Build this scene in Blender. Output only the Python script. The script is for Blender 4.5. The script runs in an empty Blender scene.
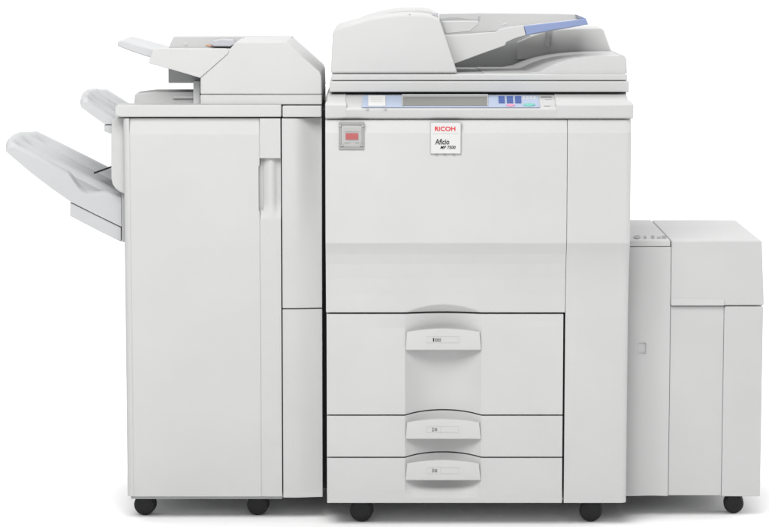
import bpy, bmesh, math, random
from mathutils import Vector, Matrix
random.seed(4)
scene = bpy.context.scene
R = math.radians

# ------------------------------------------------------------------ camera
F = 2667.0                       # focal length in photo pixels (769 wide)
CAMY = -6.0
HOR = -60.0                      # photo row of the horizon
PITCH = math.atan((263.5 - HOR) / F)
cp, sp = math.cos(PITCH), math.sin(PITCH)

def ray(px, py):
    u, v = px - 384.5, py - 263.5
    return Vector((u, F * cp - v * sp, -F * sp - v * cp))

_d = ray(384.5, 520.7)
CAMZ = -_d.z * (0.07 - CAMY) / _d.y
CAM = Vector((0, CAMY, CAMZ))

cam = bpy.data.cameras.new('camera')
cam.sensor_width = 36.0
cam.lens = F / 769.0 * 36.0
cam.clip_end = 200
camo = bpy.data.objects.new('camera', cam)
camo.location = CAM
camo.rotation_euler = (math.pi / 2 - PITCH, 0, 0)
scene.collection.objects.link(camo)
scene.camera = camo

# ------------------------------------------------------------------ studio light
world = bpy.data.worlds.new("World")
scene.world = world
world.use_nodes = True
bgn = world.node_tree.nodes['Background']
bgn.inputs[0].default_value = (0.985, 0.99, 1.0, 1)
bgn.inputs[1].default_value = 0.35

def area(name, loc, target, sx, sy, power, col=(1, 1, 1)):
    l = bpy.data.lights.new(name, 'AREA')
    l.shape = 'RECTANGLE'; l.size = sx; l.size_y = sy; l.energy = power; l.color = col
    o = bpy.data.objects.new(name, l)
    o.location = loc
    o.rotation_euler = (Vector(target) - Vector(loc)).to_track_quat('-Z', 'Y').to_euler()
    scene.collection.objects.link(o)
    return o

area('key_softbox', (-0.6, -2.5, 3.3), (0, 0.0, 0.9), 2.8, 1.8, 166, (1, 0.998, 0.99))
area('fill_softbox', (-0.6, -5.0, 1.9), (0, 0, 0.8), 2.6, 1.6, 26)
area('side_softbox', (3.4, 0.3, 1.5), (0.5, 0.2, 0.8), 1.2, 1.8, 42)
area('backdrop_light', (0, 1.5, 4.6), (0, 3.0, 0.4), 11.0, 1.2, 195)

scene.view_settings.view_transform = 'Standard'
scene.view_settings.look = 'None'
scene.view_settings.exposure = 0.0
scene.view_settings.gamma = 1.0
scene.render.engine = 'CYCLES'

# ------------------------------------------------------------------ materials
def material(name, col, rough=0.58, spec=0.18, bump=0.04, vary=0.02, scale=700.0, metal=0.0):
    m = bpy.data.materials.new(name)
    m.use_nodes = True
    nt = m.node_tree
    b = nt.nodes['Principled BSDF']
    b.inputs['Roughness'].default_value = rough
    b.inputs['Specular IOR Level'].default_value = spec
    b.inputs['Metallic'].default_value = metal
    tc = nt.nodes.new('ShaderNodeTexCoord')
    n1 = nt.nodes.new('ShaderNodeTexNoise'); n1.inputs['Scale'].default_value = 6.0; n1.inputs['Detail'].default_value = 4
    nt.links.new(tc.outputs['Object'], n1.inputs['Vector'])
    rmp = nt.nodes.new('ShaderNodeMapRange')
    rmp.inputs['From Min'].default_value = 0.3; rmp.inputs['From Max'].default_value = 0.7
    rmp.inputs['To Min'].default_value = 1 - vary; rmp.inputs['To Max'].default_value = 1 + vary
    nt.links.new(n1.outputs['Fac'], rmp.inputs['Value'])
    mx = nt.nodes.new('ShaderNodeVectorMath'); mx.operation = 'SCALE'
    mx.inputs[0].default_value = col
    nt.links.new(rmp.outputs[0], mx.inputs['Scale'])
    nt.links.new(mx.outputs[0], b.inputs['Base Color'])
    if bump:
        n2 = nt.nodes.new('ShaderNodeTexNoise'); n2.inputs['Scale'].default_value = scale; n2.inputs['Detail'].default_value = 2
        nt.links.new(tc.outputs['Object'], n2.inputs['Vector'])
        bp = nt.nodes.new('ShaderNodeBump'); bp.inputs['Strength'].default_value = bump; bp.inputs['Distance'].default_value = 0.0006
        nt.links.new(n2.outputs['Fac'], bp.inputs['Height'])
        nt.links.new(bp.outputs['Normal'], b.inputs['Normal'])
    return m

M = {}
M['shell'] = material('shell_plastic', (0.457, 0.458, 0.4555))
M['tray'] = material('tray_plastic', (0.435, 0.44, 0.446), rough=0.5, spec=0.22)
M['deck'] = material('deck_plastic', (0.452, 0.452, 0.451))
M['grey'] = material('grey_plastic', (0.36, 0.365, 0.37))
M['mid'] = material('frame_plastic', (0.48, 0.485, 0.485))
M['faint'] = material('label_frame_plastic', (0.36, 0.36, 0.355))
M['dark'] = material('dark_chassis', (0.035, 0.035, 0.036), rough=0.6)
M['rubber'] = material('black_rubber', (0.012, 0.012, 0.013), rough=0.5, spec=0.3)
M['blue'] = material('blue_plastic', (0.20, 0.25, 0.41), rough=0.22, bump=0)
M['paleblue'] = material('pale_blue_panel', (0.335, 0.385, 0.49), rough=0.4, bump=0)
M['button'] = material('button_blue', (0.05, 0.09, 0.27), rough=0.4, bump=0)
M['pink'] = material('stop_pink', (0.58, 0.24, 0.36), rough=0.4, bump=0)
M['green'] = material('start_green', (0.15, 0.43, 0.37), rough=0.4, bump=0)
M['screen'] = material('lcd_glass', (0.155, 0.155, 0.142), rough=0.22, spec=0.5, bump=0)
M['card'] = material('white_card', (0.53, 0.53, 0.525), rough=0.6, bump=0)
M['red'] = material('red_switch', (0.43, 0.06, 0.065), rough=0.35, bump=0)
M['redink'] = material('red_ink', (0.55, 0.02, 0.03), rough=0.5, bump=0)
M['ink'] = material('black_ink', (0.02, 0.02, 0.022), rough=0.5, bump=0)
M['greyink'] = material('grey_ink', (0.22, 0.22, 0.22), rough=0.5, bump=0)
M['orange'] = material('orange_mark', (0.62, 0.30, 0.16), rough=0.5, bump=0)
M['lilac'] = material('lilac_grey_plastic', (0.41, 0.415, 0.44), rough=0.35, bump=0)
M['backdrop'] = material('white_paper_sweep', (0.87, 0.87, 0.87), rough=0.8, spec=0.1, bump=0, vary=0.0)
g = bpy.data.materials.new('clear_cover'); g.use_nodes = True
nt = g.node_tree
for n in list(nt.nodes): nt.nodes.remove(n)
out = nt.nodes.new('ShaderNodeOutputMaterial'); mix = nt.nodes.new('ShaderNodeMixShader')
tr = nt.nodes.new('ShaderNodeBsdfTransparent'); gl = nt.nodes.new('ShaderNodeBsdfPrincipled')
tr.inputs[0].default_value = (0.95, 0.95, 0.95, 1)
gl.inputs['Base Color'].default_value = (0.7, 0.7, 0.7, 1); gl.inputs['Roughness'].default_value = 0.12
mix.inputs[0].default_value = 0.05
nt.links.new(tr.outputs[0], mix.inputs[1]); nt.links.new(gl.outputs[0], mix.inputs[2]); nt.links.new(mix.outputs[0], out.inputs[0])
M['clear'] = g
M['faintplate'] = material('switch_plate_plastic', (0.42, 0.42, 0.41), bump=0)
M['switchframe'] = material('switch_frame_plastic', (0.27, 0.27, 0.265), bump=0)

# ------------------------------------------------------------------ helpers
def W(px, py, Y):
    d = ray(px, py)
    t = (Y - CAMY) / d.y
    p = CAM + d * t
    return p.x, p.z
def ZP(py, Y): return W(384.5, py, Y)[1]
def XP(px, Y, py=300.0): return W(px, py, Y)[0]

def lerp_tab(tab, x):
    if x <= tab[0][0]: return tab[0][1]
    for (a, b), (c, d) in zip(tab, tab[1:]):
        if x <= c: return b + (d - b) * (x - a) / (c - a)
    return tab[-1][1]
def sstep(a, b, x):
    t = max(0.0, min(1.0, (x - a) / (b - a)))
    return t * t * (3 - 2 * t)
def seg(a, b, n): return [a + (b - a) * i / n for i in range(n + 1)]
def merge(*ls):
    o = sorted(set(round(v, 6) for l in ls for v in l))
    return o

def empty(name, loc, label, cat, group=None):
    o = bpy.data.objects.new(name, None)
    o.location = loc; o.empty_display_size = 0.1
    scene.collection.objects.link(o)
    o['label'] = label; o['category'] = cat
    if group: o['group'] = group
    return o

WM = {}
def build(name, bm, mat, parent=None, bevel=0.0, segs=3, sharp=30, label=None):
    bmesh.ops.remove_doubles(bm, verts=bm.verts, dist=1e-6)
    bmesh.ops.recalc_face_normals(bm, faces=bm.faces)
    me = bpy.data.meshes.new(name)
    bm.to_mesh(me); bm.free()
    for p in me.polygons: p.use_smooth = True
    me.materials.append(mat)
    o = bpy.data.objects.new(name, me)
    scene.collection.objects.link(o)
    if bevel:
        md = o.modifiers.new('bevel', 'BEVEL')
        md.width = bevel; md.segments = segs; md.limit_method = 'ANGLE'; md.angle_limit = R(32)
        md.harden_normals = True
    else:
        me.set_sharp_from_angle(angle=R(sharp))
    if parent:
        # vertices are in world coordinates: shift so the origin sits with the parent
        off = WM[parent.name]
        me.transform(Matrix.Translation(-off))
        o.parent = parent
        WM[o.name] = off
    if label: o['label'] = label
    return o

def root(name, loc, label, cat):
    o = empty(name, loc, label, cat)
    WM[o.name] = Vector(loc)
    return o

def prism(bm, pts, a0, a1, axis='Y'):
    """closed outline extruded along an axis; pts (x,z) for Y, (y,z) for X, (x,y) for Z"""
    def mk(p, a):
        if axis == 'Y': return (p[0], a, p[1])
        if axis == 'X': return (a, p[0], p[1])
        return (p[0], p[1], a)
    va = [bm.verts.new(mk(p, a0)) for p in pts]
    vb = [bm.verts.new(mk(p, a1)) for p in pts]
    bm.faces.new(va); bm.faces.new(vb[::-1])
    n = len(pts)
    for i in range(n):
        bm.faces.new((va[i], va[(i + 1) % n], vb[(i + 1) % n], vb[i]))
    return bm

def box(bm, x0, x1, y0, y1, z0, z1):
    return prism(bm, [(x0, z0), (x1, z0), (x1, z1), (x0, z1)], y0, y1)

def pxprism(bm, pts, Y, depth):
    return prism(bm, [W(a, b, Y) for a, b in pts], Y, Y + depth)
def pxbox(bm, x0, x1, y0, y1, Y, depth, ref=None):
    ref = ref if ref is not None else (y0 + y1) / 2
    return box(bm, XP(x0, Y, ref), XP(x1, Y, ref), Y, Y + depth, ZP(y1, Y), ZP(y0, Y))

def gridpanel(xs, zs, yf, yback):
    """solid panel with a shaped front: y = yf(x, z)"""
    bm = bmesh.new()
    V = [[bm.verts.new((x, yf(x, z), z)) for x in xs] for z in zs]
    nz, nx = len(zs), len(xs)
    for j in range(nz - 1):
        for i in range(nx - 1):
            bm.faces.new((V[j][i], V[j][i + 1], V[j + 1][i + 1], V[j + 1][i]))
    border = [V[0][i] for i in range(nx)] + [V[j][-1] for j in range(1, nz)] + \
             [V[-1][i] for i in range(nx - 2, -1, -1)] + [V[j][0] for j in range(nz - 2, 0, -1)]
    back = [bm.verts.new((v.co.x, yback, v.co.z)) for v in border]
    n = len(border)
    for i in range(n):
        bm.faces.new((border[i], border[(i + 1) % n], back[(i + 1) % n], back[i]))
    bm.faces.new(back[::-1])
    return bm

def lathe_x(bm, prof, c, n=40, axis=Vector((0, 1, 0))):
    """profile (along axis, radius) revolved round axis through c"""
    a = axis.normalized()
    u = a.cross(Vector((0, 0, 1))).normalized(); v = a.cross(u)
    rings = []
    for s, r in prof:
        rings.append([bm.verts.new(c + a * s + (u * math.cos(2 * math.pi * k / n) + v * math.sin(2 * math.pi * k / n)) * r) for k in range(n)])
    for A, B in zip(rings, rings[1:]):
        for k in range(n):
            bm.faces.new((A[k], A[(k + 1) % n], B[(k + 1) % n], B[k]))
    bm.faces.new(rings[0]); bm.faces.new(rings[-1][::-1])

def lettering(name, text, px0, px1, pyb, Y, hpx, mat, parent, bold=0.0, shear=0.0):
    """flat raised lettering fitted between two photo columns at its real place"""
    cu = bpy.data.curves.new('tmp_text', 'FONT')
    cu.body = text; cu.size = 1.0; cu.offset = bold; cu.shear = shear; cu.resolution_u = 3
    to = bpy.data.objects.new('tmp_text', cu)
    scene.collection.objects.link(to)
    bpy.context.view_layer.update()
    dg = bpy.context.evaluated_depsgraph_get()
    me = bpy.data.meshes.new_from_object(to.evaluated_get(dg))
    bpy.data.objects.remove(to)
    xs = [v.co.x for v in me.vertices]; ys = [v.co.y for v in me.vertices]
    bx0, bx1, by0, by1 = min(xs), max(xs), min(ys), max(ys)
    X0, X1 = XP(px0, Y, pyb), XP(px1, Y, pyb)
    Z0, Z1 = ZP(pyb, Y), ZP(pyb - hpx, Y)
    bm = bmesh.new(); bm.from_mesh(me)
    bpy.data.meshes.remove(me)
    for v in bm.verts:
        v.co = Vector((X0 + (v.co.x - bx0) / (bx1 - bx0) * (X1 - X0), Y, Z0 + (v.co.y - by0) / (by1 - by0) * (Z1 - Z0)))
    r = bmesh.ops.extrude_face_region(bm, geom=list(bm.faces))
    for e in r['geom']:
        if isinstance(e, bmesh.types.BMVert): e.co.y += 0.0008
    return build(name, bm, mat, parent, sharp=20)

def caster(px, Y, r, parent, zb, axis=Vector((0.1, 1, 0)), w=0.036):
    x = XP(px, Y, 508)
    bm = bmesh.new()
    # swivel plate and hood straddling the wheel
    lathe_x(bm, [(-0.0, 0.026), (zb - 2.0 * r - 0.001 if zb > 2.0 * r + 0.003 else 0.004, 0.026)], Vector((x, Y, max(zb - 0.004, 2 * r))), 24, Vector((0, 0, 1)))
    pts = []
    for k in range(13):
        a = math.pi * k / 12
        pts.append((x + math.cos(a) * r * 0.62, r + 0.002 + math.sin(a) * r * 0.62))
    prism(bm, pts, Y - 0.006, Y + 0.006)
    c = build('caster', bm, M['rubber'], parent, bevel=0.002)
    for s in (-1, 1):
        bm = bmesh.new()
        cc = Vector((x, Y, r)) + axis.normalized() * (s * w * 0.30 - w * 0.15)
        h = w * 0.36
        lathe_x(bm, [(0, r * 0.35), (0, r * 0.80), (0.0012, r * 0.90), (0.004, r * 0.975), (0.008, r), (h - 0.004, r), (h - 0.001, r * 0.96), (h, r * 0.8)], cc, 44, axis)
        build('wheel', bm, M['rubber'], c, sharp=40)

# ------------------------------------------------------------------ white sweep
bm = bmesh.new()
prof = [(-16, 0.0), (1.7, 0.0)]
for k in range(1, 17):
    a = math.pi / 2 * k / 16
    prof.append((1.7 + 1.6 * math.sin(a), 1.6 - 1.6 * math.cos(a)))
prof += [(3.3, 6.0)]
rows = [[bm.verts.new((x, y, z)) for x in (-9, 9)] for y, z in prof]
for a, b in zip(rows, rows[1:]): bm.faces.new((a[0], a[1], b[1], b[0]))
fl = build('floor', bm, M['backdrop'], sharp=60)
fl['kind'] = 'structure'

# ================================================================== COPIER
cop = root('office_copier', (0.2, 0.35, 0.0),
           'tall white office copier with red power switch, three paper drawers and document feeder', 'copier')
XL = XP(325.6, 0, 400); XR = XP(627.6, 0, 400)
FP = [(119.5, -0.0150), (121, -0.0166), (132.5, -0.0284), (133.0, -0.0288), (133.5, -0.0288), (242.4, -0.0310), (243, -0.0310), (243.6, -0.0304), (247, -0.0262), (254, -0.0185), (264, -0.0112), (278, -0.0054), (295, -0.0018), (313, 0.0), (503, 0.0)]
FZ = sorted((ZP(p, y), y) for p, y in FP)
def front_y(z): return lerp_tab(FZ, z)
zrows = [z for z, y in FZ]
def z0p(py): return ZP(py, lerp_tab(FP, py))

TH = 0.10
# chassis and outer side panels
bm = bmesh.new(); box(bm, XL + 0.02, XR - 0.02, TH + 0.006, 0.66, ZP(501, 0), ZP(97, 0.0))
build('chassis', bm, M['dark'], cop)
for x0, x1 in ((XL, XL + 0.016), (XR - 0.014, XR)):
    bm = bmesh.new(); box(bm, x0, x1, TH + 0.003, 0.68, ZP(503, 0), ZP(95.5, 0.08))
    build('side_panel', bm, M['shell'], cop, bevel=0.004)
bm = bmesh.new(); box(bm, XL + 0.017, XR - 0.015, 0.661, 0.684, ZP(503, 0), ZP(95.5, 0.08))
build('rear_panel', bm, M['shell'], cop, bevel=0.004)
# front door, bowed at the top and scooped above the first drawer handle
xd0, xd1 = XP(326.0, 0), XP(565.3, 0)
CX0, CX1 = XP(405, 0, 360), XP(481.5, 0, 360)
CM, CH = (CX0 + CX1) / 2, (CX1 - CX0) / 2
def chan_u(x): return (x - CM) / CH
zs = merge([z for z in zrows if z >= z0p(313) - 1e-6 and z <= z0p(119.5)], seg(z0p(312.6), z0p(303), 12), seg(z0p(303), z0p(243), 24), [z0p(312.6)])
zs = [z for z in zs if z >= z0p(312.6) - 1e-6]
zs_a, zs_b = z0p(304.5), z0p(312.6)
def door_y(x, z):
    y = front_y(z)
    u = chan_u(x)
    if abs(u) < 1 and z < zs_a:
        t = (zs_a - z) / (zs_a - zs_b)
        y += 0.016 * max(0.0, t - u * u)
    return y
xs = merge([xd0, xd1], seg(CX0, CX1, 40))
build('front_door', gridpanel(xs, zs, door_y, TH), M['shell'], cop, bevel=0.0018)
# tall column right of door and drawers
cx0, cx1 = XP(565.3, 0) + 0.0006, XR
zs = merge([z for z in zrows if z >= ZP(503, 0) - 1e-6])
rr = 0.014
ex = [cx1 - rr + rr * math.sin(math.pi / 2 * k / 7) for k in range(8)]
def col_y(x, z):
    y = front_y(z)
    if x > cx1 - rr: y += rr - math.sqrt(max(0, rr * rr - (x - cx1 + rr) ** 2))
    return y
build('front_column', gridpanel(merge([cx0], ex), zs, col_y, TH), M['shell'], cop, bevel=0.0015)

# paper drawers with one hollow running down behind the grips
def drawer(y0, y1, x0, x1, depth_tab, grip, numeral, icons, tx, cres=6.0, hd=0.036):
    za, zb = ZP(y1, 0), ZP(y0, 0)
    def fy(x, z):
        u = chan_u(x)
        if abs(u) >= 1: return 0.0
        D = lerp_tab(depth_tab_z, z)
        return D * (1 - abs(u) ** 2.2)
    depth_tab_z = sorted((ZP(p, 0), d) for p, d in depth_tab)
    xs = merge([x0, x1], seg(CX0, CX1, 48), [CX0 + 0.0004, CX1 - 0.0004])
    zs = merge([za, zb], [z for z, d in depth_tab_z if za < z < zb])
    zs = merge(zs, seg(za, za + 0.03, 6), seg(zb - 0.03, zb, 6))
    pb = gridpanel(xs, zs, fy, TH)
    for v in pb.verts:
        u = chan_u(v.co.x)
        if abs(u) < 1:
            k = 0
            if y1 < 500: k += 1 - sstep(za, za + 0.028, v.co.z)
            if y0 > 400: k += sstep(zb - 0.014, zb, v.co.z)
            v.co.z += 0.0060 * (1 - abs(u) ** 2.2) * k
    dr = build('paper_drawer', pb, M['shell'], cop, bevel=0.0014)
    # grip: a bowed plate closing the top of the hollow
    gx0, gx1, gt, gm, gb = grip
    Yg = -0.004
    bm = bmesh.new()
    n = 24
    top, bot = [], []
    xa, xb = XP(gx0, Yg, gb), XP(gx1, Yg, gb)
    xta, xtb = XP(gx0 + 1.4, Yg, gt), XP(gx1 - 1.4, Yg, gt)
    ring = []
    for k in range(n + 1):
        t = k / n; u = 2 * t - 1
        ring.append((xta + (xtb - xta) * t, ZP(gm - (gm - gt) * (1 - u * u) if False else gt + (gm - gt) * u * u, Yg), u))
    ring2 = [(xa + (xb - xa) * k / n, ZP(gb, Yg), 2 * k / n - 1) for k in range(n + 1)]
    hz = ring[0][1] - ring2[0][1]
    # sections from front face bottom -> front top -> back top -> back bottom (hollow under lip)
    secs = []
    for (xt, zt, u), (xb_, zb_, _) in zip(ring, ring2):
        dd = hd * (1 - abs(u) ** 2.2)
        w = 1 - u * u
        secs.append([(xb_, Yg + 0.0012, zb_), (xb_, Yg, zb_ + 0.0016), (xt, Yg, zt - 0.003), (xt, Yg + 0.0008, zt - 0.0008),
                     (xt, Yg + 0.003, zt), (xt, Yg + 0.008 + dd, ZP(gt + (gm - gt) * u * u - 0.9 * w, Yg + 0.008 + dd)),
                     (xb_, Yg + 0.008 + dd, zb_ + 0.006),
                     (xb_, Yg + 0.006, zb_ + 0.005)])
    V = [[bm.verts.new(p) for p in s] for s in secs]
    m = len(secs[0])
    for a, b in zip(V, V[1:]):
        for i in range(m):
            bm.faces.new((a[i], a[(i + 1) % m], b[(i + 1) % m], b[i]))
    bm.faces.new(V[0]); bm.faces.new(V[-1][::-1])
    build('handle', bm, M['shell'], dr, sharp=35)
    # size label: thin framed strip with a numeral and a paper mark
    ly = (gm + gb) / 2 - 1.2
    bm = bmesh.new()
    Yl = Yg - 0.0003
    L0, L1, T0, T1 = tx - 6.0, tx + 26.0, ly - 3.2, ly + 3.2
    for a in ((L0, L1, T0, T0 + 0.25), (L0, L1, T1 - 0.25, T1), (L0, L0 + 0.25, T0, T1), (L1 - 0.25, L1, T0, T1), (tx + 8.0, tx + 8.25, T0, T1)):
        pxbox(bm, *a, Yl, 0.006)
    build('label_frame', bm, M['faint'], dr)
    lettering('lettering', numeral, tx - (0.1 if numeral == '1' else 0.7), tx + 1.2, ly + 1.7, Yl, 3.6, M['ink'], dr, bold=0.008)
    bm = bmesh.new()
    for q in range(icons):
        bx_ = tx + 2.0 + q * 3.0
        pxbox(bm, bx_, bx_ + 0.4, ly - 1.5, ly + 1.7, Yl, 0.006)
        pxbox(bm, bx_ + 2.1, bx_ + 2.5, ly - 1.5, ly + 1.7, Yl, 0.006)
        for h in range(3):
            pxbox(bm, bx_ + 0.45, bx_ + 2.05, ly - 1.2 + h * 1.1, ly - 0.75 + h * 1.1, Yl + 0.0003, 0.006)
    build('paper_mark', bm, M['ink'], dr)
DX0, DX1 = XP(326.6, 0), XP(563.5, 0)
drawer(314.2, 414.6, DX0, DX1, [(314.2, 0.010), (320, 0.016), (328, 0.024), (345, 0.036), (414.6, 0.036)], (405.6, 481.0, 328.8, 332.0, 350.2), '1', 2, 433.0, 5.6)
drawer(416.0, 456.8, DX0, DX1, [(416, 0.036), (440, 0.036), (448, 0.034), (456.8, 0.034)], (405.8, 480.6, 419.2, 422.4, 439.2), '2', 1, 432.6)
drawer(458.2, 503.0, DX0, DX1, [(458.2, 0.034), (463, 0.034), (472, 0.036), (480, 0.038), (486, 0.032), (490, 0.020), (494, 0.009), (498, 0.0), (503, 0.0)], (405.8, 480.4, 460.2, 463.6, 480.4), '3', 1, 432.6)

# power switch well
psw_y = -0.029
bm = bmesh.new()
def pframe(bm, x0, x1, y0, y1, t, Y, d):
    pxbox(bm, x0, x1, y0, y0 + t, Y, d); pxbox(bm, x0, x1, y1 - t, y1, Y, d)
    pxbox(bm, x0, x0 + t, y0 + t * 1.02, y1 - t * 1.02, Y + 0.0001, d); pxbox(bm, x1 - t, x1, y0 + t * 1.02, y1 - t * 1.02, Y + 0.0001, d)
pframe(bm, 338.8, 364.2, 122.3, 149.4, 2.6, psw_y - 0.0035, 0.012)
ps = build('power_switch', bm, M['switchframe'], cop, bevel=0.0008)
bm = bmesh.new(); pxbox(bm, 341.2, 361.8, 124.6, 147.0, psw_y - 0.001, 0.01)
build('switch_plate', bm, M['faintplate'], ps)
bm = bmesh.new(); pxbox(bm, 345.6, 358.2, 133.2, 139.6, psw_y - 0.0035, 0.008)
build('rocker', bm, M['red'], ps, bevel=0.001)
for a in ((344.4, 350.0, 142.6, 143.3), (355.0, 359.0, 142.6, 143.3), (344.4, 359.4, 131.6, 132.0)):
    bm = bmesh.new(); pxbox(bm, *a, psw_y - 0.0014, 0.002); build('switch_marking', bm, M['greyink'], ps)
for a in ((339.2, 341.0, 124.8, 126.6), (361.8, 363.8, 124.8, 126.6), (340.8, 343.2, 144.6, 146.2), (360.0, 362.4, 144.6, 146.2)):
    bm = bmesh.new(); pxbox(bm, *a, psw_y - 0.0062, 0.004); build('hinge', bm, M['grey'], ps, bevel=0.0005)
bm = bmesh.new(); pxbox(bm, 342.4, 361.0, 125.6, 146.4, psw_y - 0.0075, 0.003)
build('clear_cover', bm, M['clear'], ps, bevel=0.0008)

# badge
by = -0.0335
bm = bmesh.new(); pxbox(bm, 430.2, 461.2, 122.2, 154.0, by + 0.0006, 0.012)
bd = build('badge', bm, M['grey'], cop, bevel=0.0008)
bm = bmesh.new(); pxbox(bm, 431.0, 460.4, 122.9, 153.4, by, 0.004)
build('badge_face', bm, M['card'], bd, bevel=0.0006)
bt = by - 0.0006
lettering('lettering', 'RICOH', 434.8, 455.4, 131.0, bt, 4.5, M['redink'], bd, bold=0.022)
bm = bmesh.new(); pxbox(bm, 433.0, 458.0, 133.5, 133.8, bt, 0.0009); build('rule_line', bm, M['mid'], bd)
lettering('lettering', 'Aficio', 435.0, 449.4, 144.5, bt, 5.6, M['ink'], bd, bold=0.018, shear=0.12)
lettering('lettering', 'MP 7500', 440.4, 455.6, 149.0, bt, 3.3, M['ink'], bd, bold=0.014, shear=0.2)
bm = bmesh.new()
for a in ((435, 438), (443.5, 446.5), (452.5, 455.5)):
    pxbox(bm, a[0], a[1], 153.6, 154.6, by + 0.0006, 0.004)
build('badge_clip', bm, M['greyink'], bd)

# control console: front lip and sloping deck
FT, FB = (-0.030, ZP(107.8, -0.030)), (-0.024, ZP(118.8, -0.024))
BK = (0.075, ZP(94.4, 0.075))
sl = Vector((0, BK[0] - FT[0], BK[1] - FT[1])).normalized()
sn = Vector((0, -sl.z, sl.y))
if sn.z < 0: sn = -sn
def S(px, py, lift=0.0):
    d = ray(px, py); p0 = Vector((0, FT[0], FT[1]))
    t = (p0 - CAM).dot(sn) / d.dot(sn)
    return CAM + d * t + sn * lift
bm = bmesh.new()
def cons(bm, x0, x1, topy, lift, yb=0.20):
    """(y,z) section; topy = photo row where the lip top meets the slope"""
    pts = [(FB[0] + 0.004, FB[1]), (FB[0] - 0.0, FB[1] + 0.003)]
    zt = ZP(topy, FT[0])
    pts += [(FT[0], zt - 0.004), (FT[0] + 0.004, zt)]
    # intersection of lip top with slope
    slope = (BK[1] - FT[1]) / (BK[0] - FT[0])
    yi = FT[0] + 0.004 + max(0.0, (zt - FT[1]) / slope) + 0.002
    pts += [(yi, zt + 0.0005), (BK[0], BK[1] + lift), (yb, BK[1] + lift), (yb, FB[1])]
    prism(bm, pts, x0, x1, 'X')
cxa, cxb = XP(325.2, FT[0], 112), XP(633.6, FT[0], 112)
cma, cmb = XP(346.5, FT[0], 106), XP(556.0, FT[0], 106)
cons(bm, cma - 0.003, cmb + 0.003, 107.6, 0.0)
con = build('control_console', bm, M['shell'], cop, bevel=0.0022)
for a, b in ((cxa, cma), (cmb, cxb)):
    bm = bmesh.new()
    pts = [(FB[0] + 0.003, FB[1] + 0.0003), (FB[0] - 0.0005, FB[1] + 0.003), (FT[0] - 0.0005, ZP(105, FT[0])), (FT[0] + 0.005, ZP(103.4, FT[0])), (0.05, ZP(103.2, FT[0]) + 0.001), (0.05, FB[1] + 0.0003)]
    prism(bm, pts, a, b, 'X')
    build('console_end', bm, M['shell'], con, bevel=0.004)
    bm = bmesh.new()
    a2, b2 = (XP(327.2, 0.03, 98), cma - 0.002) if a < 0 and b < 0.0 else (cmb + 0.002, XP(627.4, 0.05, 98))
    zt = ZP(104, 0.0)
    prism(bm, [(0.001, zt), (0.008, ZP(102.0, 0.008)), (0.074, BK[1] + 0.0015), (0.19, BK[1] + 0.0015), (0.19, zt)], a2, b2, 'X')
    build('console_shelf', bm, M['shell'], con, bevel=0.003)

def splate(bm, pts, lift, th):
    A = [bm.verts.new(S(a, b, lift + th)) for a, b in pts]
    B = [bm.verts.new(S(a, b, 0) + sn * (lift - 0.0005)) for a, b in pts]
    bm.faces.new(A); bm.faces.new(B[::-1])
    n = len(pts)
    for i in range(n): bm.faces.new((A[i], B[i], B[(i + 1) % n], A[(i + 1) % n]))
def rct(x0, x1, y0, y1): return [(x0, y1), (x1, y1), (x1, y0), (x0, y0)]
def ell(cx, cy, a, b, n=28): return [(cx + a * math.cos(2 * math.pi * k / n), cy + b * math.sin(2 * math.pi * k / n)) for k in range(n)]
bm = bmesh.new(); splate(bm, [(361.6, 107.6), (540.0, 107.6), (538.2, 96.0), (363.2, 96.0)], 0.0005, 0.0015)
pan = build('control_panel', bm, M['paleblue'], cop, bevel=0.0005)
bm = bmesh.new(); splate(bm, rct(402.8, 487.2, 98.2, 106.8), 0.002, 0.0012); build('screen', bm, M['screen'], pan, bevel=0.0004)
bm = bmesh.new()
splate(bm, rct(402.0, 488.0, 97.0, 98.2), 0.002, 0.005); splate(bm, rct(401.6, 402.9, 97.4, 107.0), 0.002, 0.002); splate(bm, rct(487.1, 488.2, 97.4, 107.0), 0.002, 0.002)
build('screen_bezel', bm, M['grey'], pan, bevel=0.0005)
bm = bmesh.new(); splate(bm, rct(368.2, 385.6, 97.2, 107.2), 0.002, 0.0025); build('function_card', bm, M['card'], pan, bevel=0.0006)
bm = bmesh.new()
for y in (99.5, 101.5, 103.5): splate(bm, rct(371, 382.5, y, y + 0.3), 0.0046, 0.0003)
build('card_line', bm, M['faintplate'], pan)
for x in (367.2, 385.3):
    bm = bmesh.new(); pxbox(bm, x - 1.4, x + 1.4, 108.0, 110.0, FT[0] - 0.002, 0.01); build('card_clip', bm, M['grey'], pan, bevel=0.0006)
for i in range(3):
    for j in range(3):
        bm = bmesh.new(); x = 498.3 + i * 8.3 + (j * 0.15); y = 97.6 + j * 2.3
        splate(bm, rct(x, x + 6.2, y, y + 1.9), 0.002, 0.0022); build('number_key', bm, M['button'], pan, bevel=0.0008)
bm = bmesh.new(); splate(bm, ell(510.6, 106.3, 4.2, 1.1), 0.002, 0.002); build('stop_button', bm, M['pink'], pan, bevel=0.0006)
bm = bmesh.new(); splate(bm, ell(529.4, 105.9, 5.8, 1.2), 0.002, 0.002); build('start_button', bm, M['green'], pan, bevel=0.0006)
bm = bmesh.new()
for y in (97.4, 99.2): 
    for k in range(4): splate(bm, rct(522.5 + k * 3.6, 525.0 + k * 3.6, y, y + 0.8), 0.002, 0.0008)
build('small_key', bm, M['mid'], pan)
for a, mt in (((540.6, 551.6, 96.7, 97.7), 'greyink'), ((545, 551, 99.2, 99.5), 'mid'), ((544, 550, 105.4, 105.9), 'mid')):
    bm = bmesh.new(); splate(bm, rct(*a), 0.0006, 0.0008); build('indicator', bm, M[mt], pan)

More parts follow.
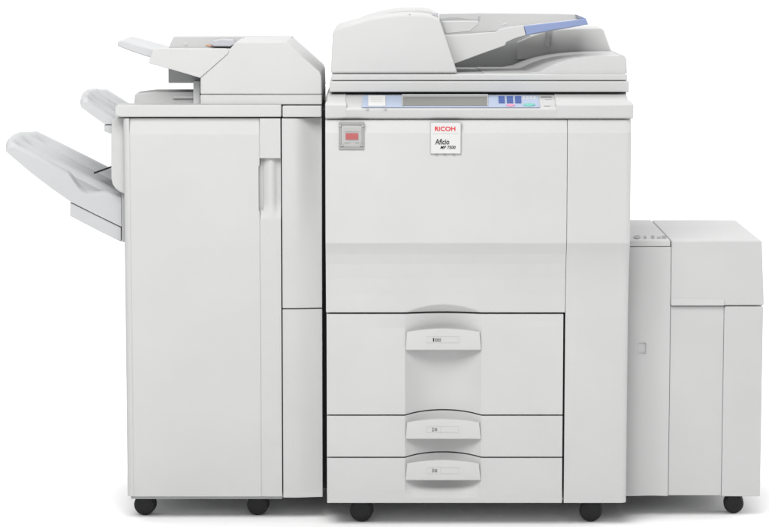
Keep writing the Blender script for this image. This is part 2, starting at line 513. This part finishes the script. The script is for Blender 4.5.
# document feeder ----------------------------------------------------
AY = 0.060
bm = bmesh.new()
pxbox(bm, 329.4, 629.0, 81.2, 92.2, AY, 0.56)
adf = build('document_feeder', bm, M['shell'], cop, bevel=0.0035)
bm = bmesh.new(); pxbox(bm, 331.4, 627.4, 74.2, 80.4, AY + 0.003, 0.55)
build('upper_plate', bm, M['shell'], adf, bevel=0.003)
bm = bmesh.new(); pxbox(bm, 333, 625, 78, 83, AY + 0.012, 0.53)
build('hinge_core', bm, M['mid'], adf)
bm = bmesh.new(); pxbox(bm, 332, 626, 90, 97, AY + 0.03, 0.5)
build('scanner_gap', bm, M['dark'], adf)
# feeder cover
bm = bmesh.new()
cv = [(330.8, 73.6), (332.6, 34), (333.6, 31), (337.0, 27.6), (352, 23.6), (372, 17.9), (389, 15.4), (400, 14.3), (412, 13.9), (424, 14.6), (433.7, 16.3), (438.0, 18.4), (440.0, 21.0), (457.6, 73.4)]
pxprism(bm, cv, AY + 0.006, 0.345)
build('feeder_cover', bm, M['shell'], adf, bevel=0.006, segs=4)
# cover crown and its little latch
bm = bmesh.new()
Yc = AY + 0.20
cr = [(360, 19.0), (378, 13.6), (392, 10.6), (405, 9.4), (420, 9.0), (430, 10.4), (438.5, 14.2), (438.5, 22), (360, 24)]
pxprism(bm, cr, Yc, 0.22)
build('crown', bm, M['shell'], adf, bevel=0.005)
bm = bmesh.new(); pxbox(bm, 409.0, 410.2, 13.4, 14.4, AY + 0.005, 0.01); build('latch', bm, M['mid'], adf)
bm = bmesh.new(); pxbox(bm, 432.5, 438.4, 12.6, 15.4, AY + 0.09, 0.05)
build('latch', bm, M['lilac'], adf, bevel=0.001)

# input tray
TY = AY + 0.075
front = [(440.0, 34.6), (446, 35.2), (469, 34.0), (497, 31.8), (500.5, 29.0), (506, 27.6), (523.6, 25.4), (526, 35.2), (515, 38.4), (506.2, 42.4), (505.2, 45.4), (480, 54.4), (455.7, 63.4), (450, 66)]
bm = bmesh.new(); pxprism(bm, front, TY, 0.022)
tr_ = build('input_tray', bm, M['shell'], adf, bevel=0.002)
bm = bmesh.new()
bed = [(440.5, 37.0), (497, 34.0), (524, 27.4), (585, 20.4), (587.0, 24.6), (553, 30.8), (526.0, 35.8), (505.6, 44.2), (470, 55), (450, 64)]
pxprism(bm, bed, TY + 0.0225, 0.17)
build('tray_bed', bm, M['shell'], adf, bevel=0.002)
bm = bmesh.new()
# raised side guide along the back, and the seam lip over the tray
pxprism(bm, [(439.5, 13.6), (477, 12.9), (515, 13.1), (560, 13.6), (577.5, 14.4), (585.6, 18.2), (586, 22), (524, 29), (440, 36)], TY + 0.185, 0.02)
build('back_guide', bm, M['shell'], adf, bevel=0.002)
bm = bmesh.new()
pxprism(bm, [(500.5, 24.6), (507, 23.0), (508.5, 24.6), (503.5, 25.8)], TY + 0.06, 0.02)
build('tray_latch', bm, M['lilac'], adf, bevel=0.001)
bm = bmesh.new()
pxprism(bm, [(524.0, 25.8), (560, 21.7), (580.0, 19.4), (585.8, 18.8), (588.4, 24.4), (570, 27.4), (553, 30.0), (540, 32.4), (526.4, 35.2)], TY, 0.016)
build('blue_tray_end', bm, M['blue'], adf, bevel=0.002, label='translucent blue pull-out end of the document tray')
bm = bmesh.new()
pxprism(bm, [(580.0, 16.0), (585.9, 18.4), (588.3, 24.2), (585, 24.8)], TY + 0.017, 0.168)
build('blue_tray_edge', bm, M['blue'], adf, bevel=0.001)
# paper sensor bar and notch at the mouth of the feeder
bm = bmesh.new()
crv = [(440.2, 18.0), (450, 17.0), (458, 17.1), (468, 18.4), (479, 19.4)]
pxprism(bm, crv + [(479, 20.4), (468, 19.6), (458, 19.6), (450, 20.2), (440.8, 20.9)], TY + 0.10, 0.02)
pxprism(bm, [(478.2, 20.8), (478.8, 16.0), (480.4, 15.0), (480.0, 22.0)], TY + 0.095, 0.03)
build('paper_stop', bm, M['grey'], adf, bevel=0.0008)
bm = bmesh.new()
pxprism(bm, [(441.6, 21.0), (478.5, 21.0), (478.5, 24.5), (470, 31.2), (446, 33.8)], TY + 0.06, 0.02)
build('paper_ramp', bm, M['shell'], adf, bevel=0.002)
# wall and block behind the exit
BYK = AY + 0.36
bm = bmesh.new(); pxprism(bm, [(447, 72), (447, 34), (500, 34), (530, 33.5), (530, 72)], BYK, 0.03)
build('exit_wall', bm, M['tray'], adf, bevel=0.002)
bm = bmesh.new(); pxprism(bm, [(516.8, 42), (530, 36.4), (545, 31.4), (553, 29.6), (578, 28.0), (601, 28.0), (603.8, 29.6), (611.2, 50.5), (611.2, 60), (516.8, 60)], BYK - 0.012, 0.17)
build('rear_block', bm, M['shell'], adf, bevel=0.004)
bm = bmesh.new(); pxprism(bm, [(545.4, 31.0), (549.2, 30.4), (549.2, 46.4), (545.4, 46.6)], BYK - 0.034, 0.021)
build('support_rib', bm, M['shell'], adf, bevel=0.001)
bm = bmesh.new(); pxprism(bm, [(549.8, 31), (552.6, 30.2), (551.2, 45.6), (549.8, 46)], BYK - 0.0145, 0.004)
build('rib_slot', bm, M['grey'], adf)
# output tray: a surface swept from front curve to back curve
fc = [(484, 73.4), (510, 73.2), (528, 73.0), (541, 72.0), (549, 67.6), (558, 63.2), (568, 60.2), (578, 58.0), (595, 56.4), (610, 56.0), (622, 56.0), (625.6, 57.6)]
bc = [(476, 73.0), (490, 71.0), (502, 68.4), (512, 65.0), (523, 60.6), (534, 57.0), (545, 54.6), (556, 53.0), (570, 51.8), (585, 51.2), (600, 51.0), (611.5, 51.2)]
bm = bmesh.new()
YA, YB = AY + 0.012, BYK - 0.02
ns = 12; RW = []
zb_ = ZP(74.0, AY + 0.003) + 0.0003
for k in range(ns + 1):
    s = k / ns; Y = YA + (YB - YA) * s; row = []
    for a, b in zip(fc, bc):
        xa, za = W(a[0], a[1], YA); xb, zb2 = W(b[0], b[1], YB)
        z = za + (zb2 - za) * s - 0.004 * math.sin(math.pi * s) * (1 if a[0] < 620 else 0.3)
        row.append(bm.verts.new((xa + (xb - xa) * s, Y, max(z, zb_ + 0.0003))))
    RW.append(row)
for A, B in zip(RW, RW[1:]):
    for i in range(len(A) - 1): bm.faces.new((A[i], A[i + 1], B[i + 1], B[i]))
lo = lambda v: bm.verts.new((v.co.x, v.co.y, zb_ - 0.002))
lf = [lo(v) for v in RW[0]]; lb = [lo(v) for v in RW[-1]]
for i in range(len(fc) - 1):
    bm.faces.new((lf[i], lf[i + 1], RW[0][i + 1], RW[0][i])); bm.faces.new((RW[-1][i], RW[-1][i + 1], lb[i + 1], lb[i]))
bm.faces.new([lf[-1]] + [lb[-1]] + [RW[k][-1] for k in range(ns, -1, -1)])
bm.faces.new([lb[0]] + [lf[0]] + [RW[k][0] for k in range(ns + 1)])
build('output_tray', bm, M['shell'], adf, sharp=32)
bm = bmesh.new(); pxprism(bm, [(612, 51.6), (616, 52.0), (619, 54.4), (624, 55.4), (626.4, 58.4), (627, 73), (612, 73)], YB + 0.002, 0.10)
build('tray_corner', bm, M['shell'], adf, bevel=0.002)

zb = ZP(503, 0)
for px, Y in ((361.6, 0.07), (590.8, 0.07), (366, 0.60), (586, 0.60)):
    caster(px, Y, 0.0265, cop, zb)
bm = bmesh.new(); box(bm, XL + 0.03, XR - 0.03, 0.05, 0.64, zb - 0.003, zb + 0.02); build('base_plate', bm, M['mid'], cop)

# ================================================================== FINISHER
FY = 0.070
fin = root('finisher_cabinet', (-0.36, 0.36, 0.0),
           'white finisher cabinet with one tall door and two sloping output trays, left of the copier', 'finisher')
fx0, fxd, fx1 = XP(124.2, FY, 250), XP(281.2, FY, 300), XP(322.0, FY, 300)
dth = 0.045
bm = bmesh.new(); box(bm, fx0 + 0.016, fx1 - 0.012, FY + dth + 0.004, 0.60, ZP(497, FY), ZP(119.5, FY) - 0.002); build('chassis', bm, M['dark'], fin)
bm = bmesh.new(); box(bm, fx0 + 0.002, fx0 + 0.015, FY + dth + 0.002, 0.62, ZP(497, FY), ZP(118.5, FY)); build('side_panel', bm, M['shell'], fin, bevel=0.004)
bm = bmesh.new(); box(bm, fx1 - 0.011, fx1, FY + dth + 0.002, 0.62, ZP(497, FY), ZP(118.5, FY)); build('side_panel', bm, M['shell'], fin, bevel=0.004)
bm = bmesh.new(); box(bm, fx0 + 0.016, fx1 - 0.012, 0.601, 0.622, ZP(497, FY), ZP(118.5, FY)); build('rear_panel', bm, M['shell'], fin, bevel=0.004)
# door
zt, zbm = ZP(118.4, FY), ZP(496.6, FY)
rE = 0.016
xg = XP(260.4, FY, 300)
zc = ZP(134.5, FY)
hz1, hz0, hzr = ZP(158.4, FY), ZP(219.5, FY), ZP(205, FY)
xs0, xs1 = XP(258.6, FY, 190), XP(262.4, FY, 190)
def fdoor(x, z):
    y = FY
    if x < fx0 + rE: y += (rE - math.sqrt(max(0, rE * rE - (fx0 + rE - x) ** 2))) * 0.9
    inset = XP(131.5, FY, 300)
    if z > zc and inset <= x <= xg: y += 0.0085 * (z - zc) / (zt - zc)
    if abs(x - xg) < 0.0009: y += 0.0014
    if abs(x - inset) < 0.0006: y += 0.0010
    if xs0 <= x <= xs1 and ZP(211, FY) < z < ZP(166, FY): return FY + 0.017
    if x > xg + 0.0005 and z < hz1 and z > hz0:
        u = (x - xg) / (fxd - xg)
        d = lerp_tab([(0, 0.018), (0.12, 0.0165), (0.26, 0.0115), (0.42, 0.0072), (0.56, 0.0062), (0.68, 0.0085), (0.82, 0.0145), (1.0, 0.0165)], u)
        w = 1.0
        if z < hzr:
            q = (z - hz0) / (hzr - hz0)          # ramp closing the bottom of the grip
            w = q
            d *= w
        y += d
    return y
xi = XP(131.5, FY, 300)
xs = merge([fx0 + rE - rE * math.cos(math.pi / 2 * k / 8) for k in range(9)], [xi - 0.0012, xi, xi + 0.0012], [xg - 0.0013, xg, xg + 0.0008], seg(xg + 0.0014, fxd, 16), seg(xi + 0.01, xg - 0.01, 6))
xs = merge(xs, [xs0 - 0.0012, xs0, xs1])
zs = merge([ZP(211, FY) - 0.0002, ZP(211, FY) + 0.003, ZP(166, FY) + 0.0002, ZP(166, FY) - 0.0012, zbm, zt, zc, zc + 0.0008, zc - 0.0008, hz1, hz1 + 0.0006, hz0, hz0 - 0.0005, hzr], seg(hz0, hzr, 6), seg(hzr, hz1, 6), seg(zbm, hz0 - 0.01, 8), seg(zc, zt, 4))
build('finisher_door', gridpanel(xs, zs, fdoor, FY + dth), M['shell'], fin, bevel=0.0016)
# right hand strips, hollowed towards the copier
xm = XP(282.4, FY, 300)
zmid = ZP(309, FY)
def fstrip(x, z):
    u = (x - xm) / (fx1 - xm)
    k = 0.008 + 0.022 * sstep(ZP(285, FY), ZP(150, FY), z)
    return FY + 0.002 + k * sstep(0.30, 1.0, u)
xs = merge(seg(xm, fx1, 16))
build('side_strip', gridpanel(xs, merge(seg(zmid + 0.0015, zt, 16)), fstrip, FY + dth), M['shell'], fin, bevel=0.0014)
build('side_strip', gridpanel(xs, merge(seg(ZP(498, FY), zmid - 0.0015, 6)), fstrip, FY + dth), M['shell'], fin, bevel=0.0014)
bm = bmesh.new(); box(bm, fx1 + 0.0005, XL - 0.001, FY + 0.07, 0.56, ZP(494, FY), ZP(112, FY)); build('gap_shade_strip', bm, M['dark'], fin)  # dark filler added so the gap beside the copier reads as shade
# caps
bm = bmesh.new(); pxprism(bm, [(114.8, 107), (117, 104.8), (281.4, 104.8), (281.4, 117.0), (121, 117.0), (114.8, 115.6)], FY - 0.003, 0.07)
build('top_cap', bm, M['shell'], fin, bevel=0.003)
bm = bmesh.new(); pxprism(bm, [(282.4, 105.8), (321.6, 105.8), (321.6, 117.2), (282.4, 117.2)], FY - 0.002, 0.07)
build('top_cap', bm, M['shell'], fin, bevel=0.003)
bm = bmesh.new(); box(bm, XP(134.6, FY, 105), fx1 - 0.002, FY + 0.0685, 0.61, ZP(119.0, FY), ZP(106.2, FY)); build('top_plate', bm, M['shell'], fin, bevel=0.003)
bm = bmesh.new(); pxprism(bm, [(134.2, 105), (134.8, 94.2), (152, 92.2), (199, 92.0), (199, 106)], FY + 0.085, 0.12)
build('exit_cover', bm, M['shell'], fin, bevel=0.002)
bm = bmesh.new(); pxbox(bm, 173, 196.5, 95.6, 98.6, FY + 0.079, 0.02); build('exit_ledge', bm, M['shell'], fin, bevel=0.001)
bm = bmesh.new(); box(bm, fx0 + 0.008, fxd, FY + 0.006, FY + dth, ZP(499.6, FY), zbm - 0.001); build('kick_strip', bm, M['grey'], fin, bevel=0.001)
bm = bmesh.new(); box(bm, fx0 + 0.03, fx1 - 0.03, FY + 0.02, 0.60, ZP(499, FY), ZP(495, FY)); build('base_plate', bm, M['mid'], fin)
# rounded tower carrying the trays on the left side
bm = bmesh.new()
pxprism(bm, [(125.6, 117.4), (115, 117.6), (111.8, 121), (111.2, 128), (111.2, 178), (112.4, 184), (115.6, 189), (120, 192), (125.6, 194.4)], FY + 0.035, 0.47)
build('tray_tower', bm, M['shell'], fin, bevel=0.003)
bm = bmesh.new(); pxbox(bm, 121.6, 124.6, 192, 242, FY + 0.05, 0.44); build('tray_rail', bm, M['grey'], fin, bevel=0.001)

def tray(name, rim, line, bottom, Yf, Yb, ridges, parent):
    """rim: front wall top (photo px at Yf); line: tray bed line; bottom: underside"""
    rimW = [W(a, b, Yf) for a, b in rim]; lineW = [W(a, b, Yf) for a, b in line]; botW = [W(a, b, Yf) for a, b in bottom]
    x0, x1 = rimW[0][0], rimW[-1][0]
    n = 44; xs = [x0 + (x1 - x0) * (k / n) for k in range(n + 1)]
    vs = seg(0, 1, 110)
    bm = bmesh.new(); V = []
    for x in xs:
        row = []
        zr, zl, zbt = lerp_tab(rimW, x), lerp_tab(lineW, x), lerp_tab(botW, x)
        e = sstep(x0, x0 + 0.05, x)
        for v in vs:
            rec = 0.020 * sstep(0.06, 0.095, v) * (1 - sstep(0.92, 0.955, v))
            for c, w_, h in ridges:
                rec -= h * (1 - sstep(w_ * 0.62, w_ * 1.15, abs(v - c)))
            f = 1 - sstep(0.055, 0.10, v)
            z = zr * f + (zl - 0.001) * (1 - f) - rec * e
            # rounded outer corners
            cr_ = 0.0
            if v < 0.05: cr_ += 0.006 * (1 - math.sqrt(max(0, 1 - ((0.05 - v) / 0.05) ** 2)))
            if v > 0.96: cr_ += 0.006 * (1 - math.sqrt(max(0, 1 - ((v - 0.96) / 0.04) ** 2)))
            xx = x
            # outer end bowed in plan
            f2 = 1 - sstep(x0, x0 + 0.16, x)
            sb = math.sin(math.pi * min(1.0, v * 1.02)) ** 0.8 if v < 0.98 else 0.0
            z += 0.012 * sb * f2
            row.append(bm.verts.new((xx - 0.016 * sb * f2, Yf + (Yb - Yf) * v, max(z - cr_, zbt + 0.004))))
        V.append(row)
    B = [[bm.verts.new((r[0].co.x, Yf, lerp_tab(botW, x))), bm.verts.new((r[-1].co.x, Yb, lerp_tab(botW, x)))] for r, x in zip(V, xs)]
    for a, b in zip(V, V[1:]):
        for i in range(len(vs) - 1): bm.faces.new((a[i], a[i + 1], b[i + 1], b[i]))
    for a, b, c, d in zip(V, V[1:], B, B[1:]):
        bm.faces.new((a[0], b[0], d[0], c[0])); bm.faces.new((a[-1], c[1], d[1], b[-1])); bm.faces.new((c[0], d[0], d[1], c[1]))
    bm.faces.new([B[0][0]] + V[0] + [B[0][1]]); bm.faces.new([B[-1][1]] + V[-1][::-1] + [B[-1][0]])
    return build(name, bm, M['tray'], parent, sharp=40)
LY = FY + 0.06
lt = tray('output_tray', [(5.8, 150), (8, 146), (13, 144.4), (40, 157.6), (69, 172.6), (73, 178.5), (79, 187), (86, 192.2), (95, 192.8), (106, 191.4), (121, 195)],
          [(5.8, 148), (8, 145.2), (13, 144.4), (40, 157.6), (69, 172), (97, 186.4), (121, 199.5)],
          [(5.8, 151), (8, 153.4), (30, 172), (50, 187.4), (70, 201.4), (95, 214), (121, 226.6)],
          LY, LY + 0.45, [(0.30, 0.05, 0.016), (0.62, 0.05, 0.016)], fin)
bm = bmesh.new(); pxprism(bm, [(70, 202.2), (95, 214.6), (121, 227.4), (121, 242), (100, 231.6), (70, 216)], LY + 0.004, 0.42)
build('tray_bracket', bm, M['tray'], lt, bevel=0.002)
bm = bmesh.new(); pxprism(bm, [(93.6, 172.4), (111.4, 166.2), (111.4, 167.8), (94.0, 174.0)], LY + 0.20, 0.02)
build('paper_flap', bm, M['dark'], lt, bevel=0.0005)
UY = FY + 0.06
ut = tray('output_tray', [(81, 106), (81.6, 101.6), (84, 99.6), (88, 99.8), (100, 107.6), (114.6, 116.8)],
          [(81, 104), (81.6, 101.2), (84, 99.4), (88, 99.6), (100, 107.2), (114.6, 116.4)],
          [(81, 107.2), (92, 115.4), (104, 123.8), (106, 124.0), (114.6, 124.0)], UY, UY + 0.45, [(0.28, 0.04, 0.015), (0.50, 0.04, 0.015), (0.72, 0.04, 0.015)], fin)
bm = bmesh.new(); pxprism(bm, [(104, 124.6), (113.6, 124.6), (113.6, 133.8), (110, 133.4), (104.2, 131.4)], UY + 0.004, 0.42)
build('tray_bracket', bm, M['tray'], ut, bevel=0.002)
fzb = ZP(499, FY)
for px, Y in ((145.4, 0.14), (258.2, 0.14), (152, 0.54), (262, 0.54)):
    caster(px, Y, 0.0250, fin, fzb)

# ================================================================== COVER SHEET FEEDER (stands on the finisher)
IY = FY + 0.008
cf = root('cover_sheet_feeder', (-0.28, 0.26, ZP(104.4, FY)),
          'small white sheet feeder with a stubby left tray, standing on top of the finisher cabinet', 'sheet feeder')
bm = bmesh.new(); pxbox(bm, 200.2, 321.8, 94.9, 104.6, IY, 0.40)
build('base', bm, M['shell'], cf, bevel=0.002)
bm = bmesh.new()
pxprism(bm, [(200.2, 94.4), (200.2, 77.6), (227.6, 53.2), (229.0, 50), (236, 41.8), (284, 41.6), (287, 42.6), (319.6, 71.6), (321.4, 75.6), (322.0, 94.6)], IY + 0.0005, 0.39)
build('housing', bm, M['shell'], cf, bevel=0.004)
bm = bmesh.new(); pxprism(bm, [(152.8, 49.2), (156, 48.4), (226, 48.6), (228.9, 50.6), (228.5, 53.2), (200.2, 78.0), (180, 72.0), (148.4, 63.0)], IY - 0.0016, 0.0216)
ft = build('input_tray', bm, M['shell'], cf, bevel=0.002)
bm = bmesh.new(); pxprism(bm, [(152.6, 53), (224, 53), (226.8, 54.4), (199.6, 77.0), (180, 71.6), (150, 62.6)], IY + 0.0205, 0.30)
build('tray_bed', bm, M['shell'], ft, bevel=0.002)
bm = bmesh.new(); pxprism(bm, [(168.6, 47.4), (173.4, 36.6), (260, 36.2), (292.4, 36.5), (292.4, 46), (236, 62), (170, 62)], IY + 0.322, 0.05)
build('back_guide', bm, M['shell'], ft, bevel=0.002)
bm = bmesh.new(); pxprism(bm, [(117.0, 45.8), (118.2, 41.4), (121, 40.0), (151, 48.4), (162, 51.6), (160, 60.4), (149.2, 57.2), (133, 52.0)], IY + 0.022, 0.27)
build('tray_extension', bm, M['tray'], ft, bevel=0.004)
bm = bmesh.new(); pxprism(bm, [(168.4, 68), (200.0, 78), (200.0, 83.0), (168.4, 83.0)], IY + 0.07, 0.24)
build('pickup_box', bm, M['grey'], cf, bevel=0.002)
bm = bmesh.new(); pxprism(bm, [(193.2, 81), (200.0, 81), (200.0, 104.0), (193.2, 104.0)], IY + 0.05, 0.25)
build('exit_column', bm, M['mid'], cf, bevel=0.002)
bm = bmesh.new(); pxprism(bm, [(209.6, 44.2), (213, 40.2), (222, 39.0), (233, 39.6), (236, 43.8), (230, 46.5), (214, 46.5)], IY + 0.28, 0.04)
build('roller_cover', bm, M['lilac'], cf, bevel=0.003)
bm = bmesh.new(); pxbox(bm, 241.4, 243.2, 37.0, 42.0, IY + 0.20, 0.03); build('latch', bm, M['mid'], cf, bevel=0.001)
bm = bmesh.new(); pxprism(bm, [(205.5, 45.0), (208, 44.6), (210, 45.2), (213, 46.2), (210, 46.4), (207.5, 45.7)], IY + 0.319, 0.004); build('guide_mark', bm, M['orange'], cf)
bm = bmesh.new()
pts = ell(185.5, 43.6, 2.0, 2.0, 20); pxprism(bm, pts, IY + 0.3205, 0.004); build('guide_stud', bm, M['mid'], cf, bevel=0.0008)
bm = bmesh.new(); pxbox(bm, 252, 276, 38.6, 39.4, IY + 0.24, 0.012); build('top_rib', bm, M['lilac'], cf, bevel=0.0008)

# ================================================================== SIDE PAPER DECK
DY = 0.095
dk = root('paper_deck', (0.72, 0.33, 0.0),
          'low light grey side paper deck with hinged lid, standing right of the copier', 'paper deck')
dx0 = XR + 0.004
dxs, dxm, dx1 = XP(670.6, DY, 270), XP(724.4, DY, 306), XP(763.4, DY, 306)
dxs2 = XP(670.4, DY, 310)
pth = 0.04
zTop = ZP(240.6, DY); zLid = ZP(306.0, DY); zBot = ZP(496.2, DY)
bm = bmesh.new(); box(bm, dx0 + 0.012, dx1 - 0.012, DY + pth + 0.003, 0.535, zBot, zTop - 0.01); build('chassis', bm, M['dark'], dk)
bm = bmesh.new(); box(bm, dx0, dx0 + 0.011, DY + pth + 0.001, 0.55, zBot, zTop - 0.014); build('side_panel', bm, M['deck'], dk, bevel=0.003)
bm = bmesh.new(); box(bm, dx1 - 0.011, dx1, DY + pth + 0.001, 0.55, zBot, zLid - 0.002); build('side_panel', bm, M['deck'], dk, bevel=0.003)
bm = bmesh.new(); box(bm, dx0 + 0.012, dx1 - 0.012, 0.537, 0.551, zBot, zTop - 0.014); build('rear_panel', bm, M['deck'], dk, bevel=0.003)
def dcol(x, z):
    u = (x - dx0) / (dxs - dx0)
    y = DY + 0.004 * math.sin(math.pi * min(1, max(0, (u - 0.2) / 0.8))) ** 2 * sstep(zTop - 0.005, zTop - 0.08, z)
    return y
build('front_column', gridpanel(merge(seg(dx0, dxs + 0.0008, 18)), merge(seg(zBot, zTop - 0.0145, 14)), dcol, DY + pth), M['deck'], dk, bevel=0.0016)
bm = bmesh.new()
prism(bm, [(DY + 0.0003, zTop - 0.0135), (DY + 0.0003, zTop - 0.006), (DY + 0.003, zTop - 0.001), (DY + 0.010, zTop + 0.0005), (0.548, zTop + 0.0005), (0.548, zTop - 0.0135)], dx0, dxs - 0.0012, 'X')
tp = build('top_plate', bm, M['deck'], dk, bevel=0.002)
# lid with slight draft
bm = bmesh.new()
lx0, lx1t, lx1b = dxs + 0.0012, XP(762.0, DY, 240), dx1 + 0.0015
prism(bm, [(lx0, zLid + 0.0012), (lx1b, zLid + 0.0012), (lx1t, zTop), (lx0, zTop)], DY - 0.001, 0.552)
ld = build('lid', bm, M['deck'], dk, bevel=0.004)
bm = bmesh.new()
za, zb2 = zLid + 0.0016, ZP(298.8, DY)
prism(bm, [(DY + 0.004, za), (DY - 0.0050, za), (DY - 0.0016, zb2), (DY + 0.004, zb2)], lx0 + 0.001, XP(724.0, DY, 300), 'X')
build('lid_grip', bm, M['deck'], ld)
bm = bmesh.new(); box(bm, dxs + 0.0015, dxm - 0.0001, DY + 0.0035, DY + pth, zBot + 0.001, zLid - 0.0012); build('front_panel', bm, M['deck'], dk, bevel=0.0016)
bm = bmesh.new(); box(bm, dxm + 0.0002, dx1, DY, DY + pth, zBot - 0.001, zLid - 0.0012); build('front_panel', bm, M['deck'], dk, bevel=0.0030)
bm = bmesh.new()
for a in ((638, 646, 343.2, 343.55), (638, 646, 353.0, 353.35), (638, 638.35, 343.6, 353.0), (645.65, 646, 343.6, 353.0)):
    pxbox(bm, *a, DY + 0.0001, 0.009)
build('indicator_frame', bm, M['grey'], dk)
# little marks and lamp lens on the top plate
def toppt(px, py):
    d = ray(px, py); t = (zTop + 0.0005 - CAM.z) / d.z; return CAM + d * t
bm = bmesh.new()
prism(bm, [(toppt(a, b).x, toppt(a, b).y) for a, b in ell(637.2, 237.4, 3.4, 1.7, 20)], zTop - 0.001, zTop + 0.0022, 'Z')
build('indicator_lamp', bm, M['greyink'], dk, bevel=0.0006)
bm = bmesh.new()
for x0, x1, y0, y1 in ((643.5, 646.5, 236.0, 238.6), (651.0, 654.5, 235.6, 238.6), (657, 660.6, 236.8, 238.6), (661.6, 666.4, 235.8, 238.6)):
    q = [toppt(x0, y1), toppt(x1, y1), toppt(x1, y0), toppt(x0, y0)]
    prism(bm, [(p.x, p.y) for p in q], zTop - 0.001, zTop + 0.0012, 'Z')
build('indicator_mark', bm, M['greyink'], dk)
for px, Y in ((733.4, 0.16), (722, 0.47), (655, 0.42)):
    caster(px, Y, 0.0235, dk, zBot)
bm = bmesh.new(); box(bm, dx0 + 0.02, dx1 - 0.02, DY + 0.03, 0.53, zBot - 0.003, zBot + 0.01); build('base_plate', bm, M['mid'], dk)
